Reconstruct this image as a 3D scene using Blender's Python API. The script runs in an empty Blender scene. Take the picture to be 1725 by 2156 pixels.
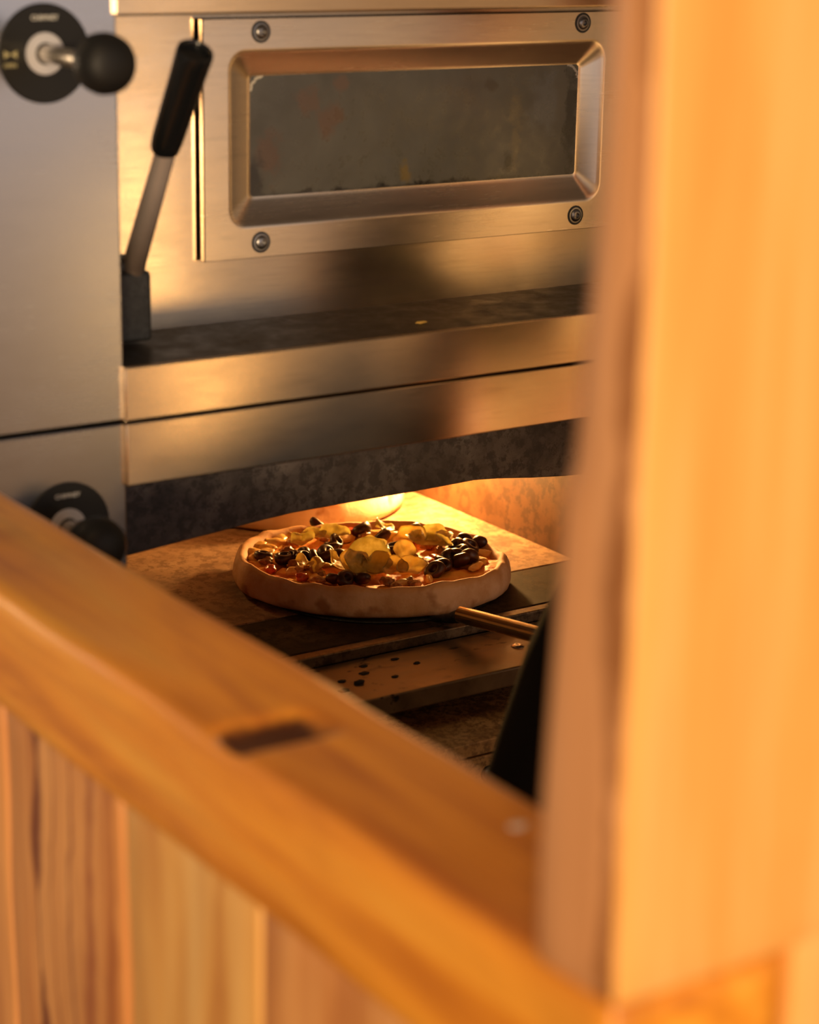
import bpy, bmesh, math, random
from mathutils import Vector, Matrix, noise, Euler
R = math.radians
PI = math.pi
C = bpy.context.scene.collection
random.seed(7)
EYE = 1.70            # camera height; the oven's deck stands 0.888 m above the floor

# ------------------------------------------------------------------ node helpers
class NT:
    def __init__(s, name):
        s.m = bpy.data.materials.new(name); s.m.use_nodes = True
        s.t = s.m.node_tree; s.n = s.t.nodes; s.b = s.n['Principled BSDF']
        s.tc = s.n.new('ShaderNodeTexCoord')
    def node(s, k, **kw):
        n = s.n.new(k)
        for a, v in kw.items(): setattr(n, a, v)
        return n
    def link(s, a, b): s.t.links.new(a, b)
    def co(s, scale=(1, 1, 1), loc=(0, 0, 0), rot=(0, 0, 0), src='Object'):
        m = s.node('ShaderNodeMapping'); s.link(s.tc.outputs[src], m.inputs[0])
        m.inputs['Scale'].default_value = scale; m.inputs['Location'].default_value = loc; m.inputs['Rotation'].default_value = rot
        return m.outputs[0]
    def noise(s, vec, scale, detail=4, rough=.55, dist=0):
        n = s.node('ShaderNodeTexNoise'); s.link(vec, n.inputs['Vector'])
        n.inputs['Scale'].default_value = scale; n.inputs['Detail'].default_value = detail
        n.inputs['Roughness'].default_value = rough; n.inputs['Distortion'].default_value = dist
        return n.outputs[0]
    def ramp(s, fac, stops, interp='LINEAR'):
        r = s.node('ShaderNodeValToRGB'); s.link(fac, r.inputs[0]); e = r.color_ramp; e.interpolation = interp
        while len(e.elements) < len(stops): e.elements.new(.5)
        for el, (p, c) in zip(e.elements, stops):
            el.position = p; el.color = (c, c, c, 1) if isinstance(c, (int, float)) else (*c, 1)
        return r.outputs[0]
    def mix(s, fac, a, b, mode='MIX'):
        n = s.node('ShaderNodeMix', data_type='RGBA', blend_type=mode)
        for v, i in ((fac, 0), (a, 6), (b, 7)):
            if hasattr(v, 'default_value'): s.link(v, n.inputs[i])
            elif isinstance(v, (int, float)): n.inputs[i].default_value = v
            else: n.inputs[i].default_value = (*v, 1)
        return n.outputs[2]
    def math(s, op, a, b=0., c=None):
        n = s.node('ShaderNodeMath', operation=op)
        for i, v in enumerate((a, b, c)):
            if v is None: continue
            if hasattr(v, 'default_value'): s.link(v, n.inputs[i])
            else: n.inputs[i].default_value = v
        return n.outputs[0]
    def bump(s, h, strength, dist=.002):
        n = s.node('ShaderNodeBump'); n.inputs['Strength'].default_value = strength; n.inputs['Distance'].default_value = dist
        s.link(h, n.inputs['Height']); s.link(n.outputs[0], s.b.inputs['Normal'])
    def set(s, **kw):
        for k, v in kw.items():
            i = s.b.inputs[k.replace('_', ' ')]
            if hasattr(v, 'is_output') or hasattr(v, 'links'): s.link(v, i)
            elif isinstance(v, tuple) and len(v) == 3 and i.type == 'RGBA': i.default_value = (*v, 1)
            else: i.default_value = v
        return s.m
    def tangent(s, v):
        c = s.node('ShaderNodeCombineXYZ')
        for i in range(3): c.inputs[i].default_value = v[i]
        s.link(c.outputs[0], s.b.inputs['Tangent'])

def steel(name, col, rough, aniso, tint=(0.75, .6, .4), tarnish=.3, bump=.02, spots=0, band=1.0):
    t = NT(name)
    big = t.noise(t.co((3, 3, 9)), 2.2, 5, .6)
    fine = t.noise(t.co((6, 6, 520)), 3, 3, .7)
    mid = t.noise(t.co((5, 5, 60)), 4, 3, .6)
    c = t.mix(t.math('MULTIPLY', t.ramp(big, [(.38, 0), (.7, 1)]), tarnish), col, tint)
    c = t.mix(t.math('MULTIPLY', t.ramp(mid, [(.5, 0), (.75, 1)]), .25 * band), c, tuple(v * .6 for v in col))
    if spots:
        sp = t.noise(t.co((1, 1, 1)), 90, 3, .7)
        c = t.mix(t.math('MULTIPLY', t.ramp(sp, [(.64, 0), (.70, 1)]), spots), c, (.05, .03, .02))
    r = t.math('ADD', t.math('MULTIPLY', big, .14), rough - .07)
    r = t.math('ADD', t.math('MULTIPLY', fine, .10), r)
    t.set(Base_Color=c, Metallic=1.0, Roughness=r)
    if aniso:
        t.set(Anisotropic=aniso); t.tangent((0, .25, 1))
    if bump: t.bump(fine, bump, .0006)
    return t.m

M = {}
M['steel_panel'] = steel('brushed steel of control panels', (.40, .395, .40), .20, 0, bump=0, tarnish=.08, tint=(.6, .55, .5), band=.25)
M['steel_face'] = steel('heat tinted brushed steel', (.63, .51, .38), .175, .82, tint=(.74, .55, .32), tarnish=.55)
M['steel_bright'] = steel('bright stamped steel', (.60, .50, .39), .20, .5, tint=(.72, .55, .36), tarnish=.4)
M['steel_lip'] = steel('brushed steel of lips', (.64, .48, .31), .175, .82, tint=(.72, .5, .26), tarnish=.4)
M['chrome'] = steel('turned steel', (.7, .66, .6), .22, 0, bump=0, tarnish=.2)
M['bolt'] = steel('dulled bolt steel', (.30, .29, .28), .3, 0, bump=0, tarnish=.6, tint=(.16, .13, .1))
M['edge'] = steel('cut steel edge', (.75, .76, .8), .35, 0, bump=0, tarnish=0)

def grime(name, dark, mid, light, sc=22, rough=.6, metal=.3, b=.4, spec=.5):
    t = NT(name)
    a = t.noise(t.co(), sc, 8, .68, .3)
    d = t.noise(t.co(), sc * 5, 6, .75)
    e = t.noise(t.co(), sc * .22, 3, .5)
    c = t.ramp(a, [(.32, dark), (.5, mid), (.72, light)])
    c = t.mix(t.ramp(d, [(.48, 0), (.56, .75)]), c, dark)
    c = t.mix(t.math('MULTIPLY', t.ramp(e, [(.35, 0), (.65, 1)]), .5), c, mid)
    t.set(Base_Color=c, Metallic=metal, Specular_IOR_Level=spec, Roughness=t.ramp(a, [(.3, rough - .15), (.7, rough + .15)]))
    t.bump(a, b, .001)
    return t.m
M['lintel'] = grime('scorched dark steel', (.016, .013, .012), (.10, .082, .072), (.26, .22, .19), 15, .55, .2)
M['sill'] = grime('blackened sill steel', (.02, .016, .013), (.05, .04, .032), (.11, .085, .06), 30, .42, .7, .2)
M['iron'] = grime('sooty cast iron', (.010, .010, .010), (.035, .036, .038), (.10, .10, .10), 40, .5, .5)
M['stone_front'] = grime('deck stone darkened as shadow', (.012, .006, .004), (.038, .020, .010), (.10, .058, .028), 14, .8, 0, .5, .12)  # front slab's colour carries the shadow thrown forward by the pizza
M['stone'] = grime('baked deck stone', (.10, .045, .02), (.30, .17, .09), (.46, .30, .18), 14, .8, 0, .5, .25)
M['chamber'] = grime('baked chamber steel', (.03, .012, .004), (.10, .042, .014), (.14, .065, .025), 10, .55, .3, .2)
M['gasket'] = NT('black gap').set(Base_Color=(.006, .005, .005), Roughness=.9)

def tray_mat():
    t = NT('stained tray steel')
    a = t.noise(t.co((1.5, 4, 1)), 12, 6, .6)
    fine = t.noise(t.co((8, 300, 8)), 3, 3, .7)
    sp = t.noise(t.co((1, 1.5, 1)), 55, 3, .55)
    pa = t.noise(t.co(), 9, 2, .5)
    c = t.ramp(a, [(.3, (.09, .052, .024)), (.7, (.22, .14, .07))])
    f = t.math('MULTIPLY', t.ramp(sp, [(.60, 0), (.65, 1)]), t.ramp(pa, [(.45, 0), (.6, 1)]))
    c = t.mix(f, c, (.008, .005, .004))
    t.set(Base_Color=c, Metallic=.6, Roughness=t.ramp(a, [(.3, .28), (.7, .5)]))
    t.bump(fine, .15, .0005)
    return t.m
M['tray'] = tray_mat()
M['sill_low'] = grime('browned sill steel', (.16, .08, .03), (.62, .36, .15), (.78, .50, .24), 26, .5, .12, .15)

def glass_mat():
    t = NT('sooty door glass')
    a = t.noise(t.co(), 9, 6, .6, .4)
    f = t.noise(t.co(), 45, 6, .7, .2)
    c = t.ramp(a, [(.3, (.040, .036, .026)), (.6, (.070, .066, .052)), (.8, (.10, .09, .065))])
    # grease stains, at places of their own on the pane (object space, metres)
    def blob(x, z, rx, rz, edge=.45):
        p = t.co((1 / rx, 0, 1 / rz), (-x / rx, 0, -z / rz))
        w = t.node('ShaderNodeVectorMath', operation='LENGTH'); t.link(p, w.inputs[0])
        d = t.math('ADD', w.outputs['Value'], t.math('MULTIPLY', t.math('SUBTRACT', f, .5), 3.2))
        return t.ramp(d, [(edge, 1), (1.1, 0)])
    brown = (.085, .048, .028)
    for (x, z, rx, rz, s, col) in ((-.135, .035, .022, .016, .6, brown), (-.115, .015, .018, .022, .65, brown),
                                   (-.185, -.02, .022, .026, .7, (.07, .040, .024)), (-.10, .05, .012, .01, .6, brown),
                                   (.125, -.01, .010, .045, .75, (.10, .08, .045)), (.115, -.04, .008, .012, .9, (.012, .01, .008)),
                                   (-.018, -.045, .007, .016, .6, (.13, .085, .02)), (.20, 0, .012, .07, .85, (.012, .01, .008)),
                                   (.09, .042, .012, .009, .6, (.03, .02, .012)), (-.205, -.045, .014, .03, .7, (.012, .01, .008)),
                                   (0, -.063, .26, .007, .8, (.012, .01, .008)), (.165, .02, .025, .04, .5, (.10, .105, .105))):
        c = t.mix(t.math('MULTIPLY', blob(x, z, rx, rz), min(1., s * 1.35)), c, col)
    t.set(Base_Color=c, Roughness=t.ramp(f, [(.35, .22), (.7, .5)]), Coat_Weight=.25, Coat_Roughness=.12)
    t.bump(f, .1, .0005)
    return t.m
M['glass'] = glass_mat()

def wood(name, axis, light, mid, dark, k=1.0, streak=None, rough=.42, knots=.5, seed=0., ksc=2.4, lo=.30, hi=.72, slot=None):
    t = NT(name)
    st = [9., 9., 9.]; st[axis] = .8
    st2 = [60., 60., 60.]; st2[axis] = 2.0
    w = [1., 1., 1.]; w[axis] = .45
    loc = (seed, seed * 1.7, seed * .6)
    a = t.noise(t.co(st, loc), 1.6 * k, 5, .6, .8)
    b = t.noise(t.co(st2, loc), 1.5, 4, .7)
    g = t.noise(t.co(w, loc), ksc * 2, 4, .55, .8)
    c = t.ramp(a, [(lo, dark), (.48, mid), (hi, light)])
    c = t.mix(t.math('MULTIPLY', t.ramp(b, [(.45, 0), (.7, 1)]), .35), c, dark)
    c = t.mix(t.math('MULTIPLY', t.ramp(g, [(.52, 0), (.72, 1)]), knots), c, tuple(v * .55 for v in dark))
    if streak:      # resin cracks and plain dark bands, each with its own outline: (axis coordinate, centre, half width)
        s = t.node('ShaderNodeSeparateXYZ'); t.link(t.tc.outputs['Object'], s.inputs[0])
        for (ax, cen, hw, col, st_) in streak:
            wob = t.math('MULTIPLY', t.math('SUBTRACT', t.noise(t.co((2, 2, 7), (cen * 9, 0, 0)), 1.5, 3, .6), .5), .03)
            d = t.math('ABSOLUTE', t.math('SUBTRACT', t.math('ADD', s.outputs[ax], wob), cen))
            n2 = t.noise(t.co((3, 3, 9), (cen * 5, 3, 1)), 1.2, 2, .5)
            hw2 = t.math('MULTIPLY', t.ramp(n2, [(.35, .15), (.6, 1)]), hw)
            f = t.ramp(t.math('DIVIDE', d, hw2), [(.3, 1), (1.0, 0)])
            c = t.mix(t.math('MULTIPLY', f, st_), c, col)
    if slot:        # a dark slot: centre y, x and half sizes
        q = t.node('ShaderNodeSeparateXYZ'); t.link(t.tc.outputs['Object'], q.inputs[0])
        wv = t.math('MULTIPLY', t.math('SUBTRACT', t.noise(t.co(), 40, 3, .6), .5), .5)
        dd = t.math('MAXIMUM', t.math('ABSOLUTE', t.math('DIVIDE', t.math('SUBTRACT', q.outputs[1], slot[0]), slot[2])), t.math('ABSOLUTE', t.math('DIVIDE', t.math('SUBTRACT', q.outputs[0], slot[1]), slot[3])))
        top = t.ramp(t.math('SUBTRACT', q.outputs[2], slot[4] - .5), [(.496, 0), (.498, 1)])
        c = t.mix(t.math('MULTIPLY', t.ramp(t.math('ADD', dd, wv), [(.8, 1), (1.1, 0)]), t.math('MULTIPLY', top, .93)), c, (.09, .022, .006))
    t.set(Base_Color=c, Roughness=rough, Coat_Weight=.12, Coat_Roughness=.3)
    t.bump(t.math('ADD', a, t.math('MULTIPLY', b, .35)), .35, .002)
    return t.m
L_, M_, D_ = (.80, .44, .115), (.68, .31, .055), (.44, .155, .02)
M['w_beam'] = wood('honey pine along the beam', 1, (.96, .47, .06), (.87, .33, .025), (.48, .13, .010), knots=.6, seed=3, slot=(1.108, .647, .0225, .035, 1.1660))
M['w_post'] = wood('honey pine of the post', 2, (.93, .54, .19), (.88, .43, .105), (.78, .31, .05), knots=.30, seed=6, ksc=1.0)

def plain(name, col, rough=.5, metal=0., **kw):
    return NT(name).set(Base_Color=col, Roughness=rough, Metallic=metal, **kw)
M['black_plastic'] = plain('matt black plastic', (.006, .006, .006), .55, Specular_IOR_Level=.35)
M['black_grip'] = plain('black grip', (.006, .007, .008), .22)
M['dial'] = plain('black dial plate', (.008, .008, .007), .45, Specular_IOR_Level=.35)
M['white_ring'] = plain('light grey ring', (.52, .52, .56), .4)
M['ink'] = plain('printed white', (.62, .62, .58), .6)
M['ink_dim'] = plain('printed cream', (.42, .38, .20), .6)
M['cloth'] = None

def cloth(name, col):
    t = NT(name)
    w = t.noise(t.co(), 260, 2, .5)
    t.set(Base_Color=col, Roughness=.9, Sheen_Weight=.15); t.bump(w, .3, .001); return t.m
M['cloth'] = plain('black apron cloth', (.004, .0035, .0035), .95, Specular_IOR_Level=.1)
M['shirt'] = cloth('cream shirt cloth', (.74, .58, .38))
M['trousers'] = cloth('dark trousers', (.02, .022, .03))
M['skin'] = plain('skin', (.50, .27, .18), .5, Subsurface_Weight=.1)
M['hair'] = plain('dark hair', (.02, .012, .008), .5)
M['shoe'] = plain('black leather', (.01, .01, .01), .35)

# ------------------------------------------------------------------ mesh helpers
def link(name, me, mat, parent=None, loc=(0, 0, 0), smooth=False):
    o = bpy.data.objects.new(name, me); C.objects.link(o); o.location = loc
    if mat: me.materials.append(mat)
    if parent: o.parent = parent
    if smooth:
        for p in me.polygons: p.use_smooth = True
    return o
def obj(name, bm, mat, parent=None, loc=(0, 0, 0), smooth=False, auto=None, flat=1.2e-4):
    bmesh.ops.recalc_face_normals(bm, faces=bm.faces[:])
    me = bpy.data.meshes.new(name); bm.to_mesh(me); bm.free()
    o = link(name, me, mat, parent, loc, smooth)
    if auto is not None:
        for p in me.polygons: p.use_smooth = True
        me.set_sharp_from_angle(angle=R(auto))
        if len(me.polygons) < 400:
            for p in me.polygons:
                if len(p.vertices) == 4 and p.area > flat: p.use_smooth = False
    return o
def box(bm, x0, x1, y0, y1, z0, z1, bev=0., seg=2):
    r = bmesh.ops.create_cube(bm, size=1)
    vs = r['verts']
    for v in vs:
        v.co = Vector(((x0 + x1) / 2 + v.co.x * (x1 - x0), (y0 + y1) / 2 + v.co.y * (y1 - y0), (z0 + z1) / 2 + v.co.z * (z1 - z0)))
    if bev:
        es = {e for v in vs for e in v.link_edges}
        bmesh.ops.bevel(bm, geom=list(es), offset=bev, segments=seg, profile=.5, affect='EDGES')
    return bm
def B(x0, x1, y0, y1, z0, z1, bev=0., seg=2):
    """a box given in oven coordinates: z is measured from the eye line"""
    return box(bmesh.new(), x0, x1, y0, y1, z0 + EYE, z1 + EYE, bev, seg)
def lathe(bm, prof, n=48, M_=None, closed_ends=True):
    rings = []
    for r, z in prof:
        if r < 1e-6: rings.append([bm.verts.new((0, 0, z))])
        else: rings.append([bm.verts.new((r * math.cos(2 * PI * i / n), r * math.sin(2 * PI * i / n), z)) for i in range(n)])
    for a, b in zip(rings, rings[1:]):
        for i in range(n):
            j = (i + 1) % n
            if len(a) == 1 and len(b) == 1: continue
            if len(a) == 1: bm.faces.new((a[0], b[i], b[j]))
            elif len(b) == 1: bm.faces.new((a[i], a[j], b[0]))
            else: bm.faces.new((a[i], a[j], b[j], b[i]))
    if M_ is not None:
        vs = [v for r in rings for v in r]
        for v in vs: v.co = M_ @ v.co
    return bm
def aim(p, d):
    """matrix taking +Z to direction d, at p"""
    d = Vector(d).normalized()
    return Matrix.Translation(Vector(p)) @ d.to_track_quat('Z', 'Y').to_matrix().to_4x4()
def tube(bm, pts, rad, n=16):
    pts = [Vector(p) for p in pts]; rings = []
    for i, p in enumerate(pts):
        d = (pts[min(i + 1, len(pts) - 1)] - pts[max(i - 1, 0)]).normalized()
        m = d.to_track_quat('Z', 'Y').to_matrix()
        r = rad[i] if isinstance(rad, (list, tuple)) else rad
        rings.append([bm.verts.new(p + m @ Vector((r * math.cos(2 * PI * k / n), r * math.sin(2 * PI * k / n), 0))) for k in range(n)])
    for a, b in zip(rings, rings[1:]):
        for k in range(n): bm.faces.new((a[k], a[(k + 1) % n], b[(k + 1) % n], b[k]))
    bm.faces.new(rings[0][::-1]); bm.faces.new(rings[-1])
    return bm
def tag(o, label=None, cat=None, group=None, kind=None):
    for k, v in (('label', label), ('category', cat), ('group', group), ('kind', kind)):
        if v: o[k] = v
    return o
def empty(name, loc, label, cat, group=None):
    o = bpy.data.objects.new(name, None); C.objects.link(o); o.location = loc; o.empty_display_size = .05
    return tag(o, label, cat, group)
def put(o, parent):
    """parent without moving: parent empties carry translation only"""
    o.parent = parent; o.matrix_parent_inverse = Matrix.Translation(-Vector(parent.location)); return o
def part(name, bm, mat, parent, **kw):
    o = obj(name, bm, mat, None, **kw)
    root = parent
    off = Vector((0, 0, 0))
    while root: off += Vector(root.location); root = root.parent
    for v in o.data.vertices: v.co -= off
    o.parent = parent
    return o

# ------------------------------------------------------------------ THE SETTING
def struct(name, bm, m, label=None):
    o = obj(name, bm, m); o['kind'] = 'structure'
    return tag(o, label)
tf = NT('terracotta floor tiles')
br = tf.node('ShaderNodeTexBrick'); tf.link(tf.co(), br.inputs['Vector']); br.offset = 0
br.inputs['Color1'].default_value = (.16, .075, .04, 1); br.inputs['Color2'].default_value = (.19, .09, .05, 1); br.inputs['Mortar'].default_value = (.05, .04, .03, 1)
br.inputs['Scale'].default_value = 1; br.inputs['Brick Width'].default_value = .3; br.inputs['Row Height'].default_value = .3; br.inputs['Mortar Size'].default_value = .006
tf.set(Base_Color=br.outputs[0], Roughness=.5)
struct('floor', box(bmesh.new(), -1.6, 4.5, -.9, 3.2, -.05, 0), tf.m)
tw = NT('grey blue plaster'); wn = tw.noise(tw.co(), 3, 5, .6)
tw.set(Base_Color=tw.ramp(wn, [(.3, (.20, .23, .29)), (.7, (.25, .28, .34))]), Roughness=.85)
struct('wall_back', box(bmesh.new(), -1.6, 4.5, 3.1, 3.2, 0, 2.8), tw.m)

# ------------------------------------------------------------------ THE OVENS
XL, XR = .8615, 1.76           # front opening between control panel and right post
YF, YD = 1.745, 1.890          # lips and fascias; recessed door face
def fascia(parent, z0, z1, mat, name='fascia'):
    f = part(name, B(XL - .002, XR + .04, YF, YF + .03, z0, z1, .0015), mat, parent, auto=40)
    return f
def screw(parent, x, z, y, r=.0068):
    bm = bmesh.new()
    m = aim((x, y, z + EYE), (0, -1, 0))
    lathe(bm, [(r * 1.28, -.0004), (r * 1.28, .0008), (r * 1.05, .0009), (r, .0018), (r * .86, .0030), (r * .5, .0036), (r * .46, .0036), (r * .42, .0012), (r * .2, .0010), (0, .0018)], 24, m)
    s = part('screw', bm, M['bolt'], parent, auto=50)
    bm = bmesh.new(); lathe(bm, [(r * 1.6, 0), (r * 1.6, .0004), (r * 1.25, .0005)], 24, m)
    w = part('washer', bm, M['iron'], s)
    return s

upper = empty('pizza_oven', (1.2, 1.80, EYE - .4815), 'upper steel deck oven with closed glass-fronted door and black lever handle', 'oven', 'stacked deck ovens')
lower = empty('pizza_oven', (1.2, 1.80, 0), 'lower deck oven standing open, glowing orange inside around two pizzas', 'oven', 'stacked deck ovens')

# control panels
pu = part('control_panel', B(.18, XL, 1.752, 2.75, -.4800, .12, .0018), M['steel_panel'], upper, auto=40)
pl = part('control_panel', B(.18, XL, 1.752, 2.75, -1.10, -.4828, .0018), M['steel_panel'], lower, auto=40)

def text(parent, s, x, z, size, y, mat, name='lettering'):
    cu = bpy.data.curves.new('t', 'FONT'); cu.body = s; cu.size = size; cu.extrude = .0002; cu.align_x = 'CENTER'; cu.align_y = 'CENTER'
    cu.offset = .00012
    t = bpy.data.objects.new('t', cu); C.objects.link(t)
    dg = bpy.context.evaluated_depsgraph_get()
    me = bpy.data.meshes.new_from_object(t.evaluated_get(dg)); bpy.data.objects.remove(t)
    me.transform(Matrix.Translation((x, y, z + EYE)) @ Matrix.Rotation(PI / 2, 4, 'X'))
    o = link(name, me, mat)
    off = Vector((0, 0, 0)); root = parent
    while root: off += Vector(root.location); root = root.parent
    me.transform(Matrix.Translation(-off)); o.parent = parent
    return o
def damper(ov, cx, cz, yb):
    """black round damper dial with a pull knob standing out from the control panel"""
    y0 = 1.752
    d = part('dial', lathe(bmesh.new(), [(0, .0), (.0430, 0), (.0432, .0012), (.0424, .0019), (.0180, .0019), (0, .0019)], 96, aim((cx, y0, cz + EYE), (0, -1, 0))), M['dial'], ov, auto=40)
    text(d, 'CHIMNEY', cx + .0005, cz + .0305, .0058, y0 - .0021, M['ink'])
    text(d, 'OPEN', cx - .0330, cz - .0095, .0046, y0 - .0021, M['ink_dim'])
    bm = bmesh.new()        # small valve symbol: two triangles meeting point to point
    for s in (-1, 1):
        a = [(cx - .0325, cz), (cx - .0325 + s * .006, cz + .0034), (cx - .0325 + s * .006, cz - .0034)]
        f1 = [bm.verts.new((p[0], y0 - .0021, p[1] + EYE)) for p in a]; f2 = [bm.verts.new((p[0], y0 - .0025, p[1] + EYE)) for p in a]
        bm.faces.new(f1); bm.faces.new(f2[::-1])
        for i in range(3): bm.faces.new((f1[i], f1[(i + 1) % 3], f2[(i + 1) % 3], f2[i]))
    part('valve_symbol', bm, M['ink_dim'], d)
    part('ring', lathe(bmesh.new(), [(.0095, .0018), (.0095, .0032), (.0175, .0032), (.0182, .0026), (.0182, .0018)], 64, aim((cx, y0, cz + EYE), (0, -1, 0))), M['white_ring'], d, auto=40)
    kn = part('damper_knob', lathe(bmesh.new(), [(0, -.0262), (.008, -.0255), (.0145, -.022), (.0205, -.0155), (.0247, -.006), (.0258, .003), (.0245, .0125), (.019, .0195), (.012, .0228), (0, .024)], 64, aim((cx, yb, cz + EYE), (0, -1, 0))), M['black_plastic'], ov, auto=60)
    part('stem', tube(bmesh.new(), [(cx, y0 + .01, cz + EYE), (cx, yb + .045, cz + EYE), (cx, yb + .02, cz + EYE)], [.0078, .0082, .0084], 24), M['chrome'], kn, auto=40)
    part('collar', lathe(bmesh.new(), [(0, 0), (.0128, 0), (.0135, .001), (.0135, .003), (.012, .004), (0, .004)], 40, aim((cx, yb + .0290, cz + EYE), (0, -1, 0))), M['chrome'], kn, auto=40)
    part('grub_screw', lathe(bmesh.new(), [(0, .004), (.002, .004), (.0026, .003), (.0026, -.003), (0, -.003)], 16, aim((cx, yb + .036, cz + .008 + EYE), (0, 0, 1))), M['chrome'], kn, auto=40)
    return d
damper(upper, .7913, -.1420, 1.636)
damper(lower, .8000, -.5745, 1.690)

# upper oven -------------------------------------------------------
fascia(upper, -.1106, .12, M['steel_lip'])
part('face_panel', B(XL, XR, YD, YD + .02, -.4281, -.085, 0), M['steel_face'], upper)
part('seal_strip', B(XL, XR, YD - .004, YD + .001, -.1200, -.085, .0005), M['gasket'], upper)
part('side_post', B(XR, XR + .08, YF + .004, 2.75, -.4800, .12, .002), M['steel_panel'], upper)
part('housing', B(XL + .003, XR - .003, YD + .022, 2.75, -.478, .118, .002), M['steel_panel'], upper)
# door plate with stamped recess
def rrect(x0, x1, z0, z1, r, n=8):
    pts = []
    for cx, cz, a0 in ((x1 - r, z1 - r, 0), (x0 + r, z1 - r, 90), (x0 + r, z0 + r, 180), (x1 - r, z0 + r, 270)):
        for i in range(n + 1):
            a = R(a0 + 90 * i / n); pts.append((cx + r * math.cos(a), cz + r * math.sin(a)))
    return pts
def loft(loops, cap_last=False, cap_first=False):
    bm = bmesh.new(); rs = []
    for pts, y in loops: rs.append([bm.verts.new((p[0], y, p[1] + EYE)) for p in pts])
    n = len(rs[0])
    for a, b in zip(rs, rs[1:]):
        for i in range(n): bm.faces.new((a[i], a[(i + 1) % n], b[(i + 1) % n], b[i]))
    if cap_last: bm.faces.new(rs[-1])
    if cap_first: bm.faces.new(rs[0])
    return bm
door = part('door', loft([
    (rrect(1.0155, 1.5620, -.3625, -.1235, .0012), 1.8845),
    (rrect(1.0155, 1.5620, -.3625, -.1235, .0012), 1.8785),
    (rrect(1.0163, 1.5612, -.3617, -.1243, .0012), 1.8770),
    (rrect(1.0173, 1.5602, -.3607, -.1253, .0012), 1.8770),
    (rrect(1.0430, 1.5210, -.3325, -.1530, .021), 1.8770),
    (rrect(1.0440, 1.5200, -.3315, -.1540, .020), 1.8770),
    (rrect(1.0468, 1.5172, -.3290, -.1566, .018), 1.8775),
    (rrect(1.0495, 1.5145, -.3263, -.1590, .017), 1.8790),
    (rrect(1.0690, 1.4955, -.3060, -.1775, .008), 1.8862),
    (rrect(1.0715, 1.4930, -.3036, -.1795, .006), 1.8870),
    (rrect(1.0740, 1.4908, -.3016, -.1808, .004), 1.8872),
    (rrect(1.0740, 1.4908, -.3016, -.1808, .004), 1.8880),
]), M['steel_bright'], upper, auto=28, flat=1.)
bm = bmesh.new()
for q in ((1.0180, 1.0600, -.3605, -.1255), (1.5100, 1.5595, -.3605, -.1255), (1.0601, 1.5099, -.3605, -.3200), (1.0601, 1.5099, -.1600, -.1255)): box(bm, q[0], q[1], 1.8846, 1.8893, EYE + q[2], EYE + q[3])
bmesh.ops.remove_doubles(bm, verts=bm.verts[:], dist=.0002)
part('packing', bm, M['gasket'], upper)
part('door_seal', B(1.0180, 1.5595, 1.8893, YD + .0005, -.3605, -.1255), M['gasket'], upper)
bm = bmesh.new(); box(bm, -.2100, .2100, -.0008, .0008, -.0620, .0620)
glass = obj('window_glass', bm, M['glass'], None); glass.parent = upper
glass.location = Vector((1.2824, 1.8884, EYE - .2412)) - upper.location; glass['label'] = 'soot-stained glass pane'
lime = plain('lime deposit', (.5, .45, .36), .8)
for sx in (-1, 1):           # pale lime deposits in the two upper corners of the pane
    bm = bmesh.new()
    cx = 1.2824 + sx * .2075
    a = []
    for i in range(26):
        u = i / 25; ang = R(90) * u
        rr = .0145 + .0020 * noise.noise(Vector((u * 9, sx, 0)))
        w = (.0016 + .0014 * noise.noise(Vector((u * 14, sx * 3, 5)))) * (1 if sx < 0 else .8)
        ox = cx - sx * .0145; oz = -.1812 - .0145
        a.append(((ox + sx * (rr - w) * math.cos(ang), oz + (rr - w) * math.sin(ang)), (ox + sx * (rr + .0012) * math.cos(ang), oz + (rr + .0012) * math.sin(ang))))
    v = [[bm.verts.new((p[0], 1.8877, p[1] + EYE)) for p in q] for q in a]
    for p, q in zip(v, v[1:]): bm.faces.new((p[0], p[1], q[1], q[0]))
    ld = part('lime_deposit', bm, lime, upper)
    bmesh_solid = ld.modifiers.new('s', 'SOLIDIFY'); bmesh_solid.thickness = .0003
bm = bmesh.new()
ds = door
for x, z in ((1.0812, -.1370), (1.4867, -.1356), (1.0807, -.3466), (1.4866, -.3462)): screw(upper, x, z, 1.8770)
# sill
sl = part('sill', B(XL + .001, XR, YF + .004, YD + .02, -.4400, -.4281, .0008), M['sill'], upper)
part('sill_lip', B(XL - .002, XR + .04, YF, YF + .022, -.4797, -.4283, .0014), M['steel_lip'], upper, auto=40)
# lever handle on its bracket
lev = part('lever_handle', tube(bmesh.new(), [(.9150, 1.842, EYE - .372), (.9150, 1.834, EYE - .350), (.9150, 1.770, EYE - .244), (.9150, 1.745, EYE - .205)], [.0112, .0112, .0098, .0092], 24), M['chrome'], upper, auto=40)
t = NT('heat stained rod'); s = t.node('ShaderNodeSeparateXYZ'); t.link(t.tc.outputs['Object'], s.inputs[0])
nz = t.noise(t.co(), 40, 4, .6); zz = t.math('ADD', s.outputs[2], t.math('MULTIPLY', nz, .03))
t.set(Base_Color=t.ramp(t.math('MULTIPLY', t.math('ADD', zz, .03 - 0.10), 5.), [(.15, (.05, .035, .025)), (.45, (.22, .17, .14)), (.8, (.55, .48, .44))]), Metallic=.55, Roughness=.4)
lev.data.materials.clear(); lev.data.materials.append(t.m)
gd = Vector((0, -.065, .097)).normalized()
g0 = Vector((.9150, 1.7680, EYE - .2345))
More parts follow.
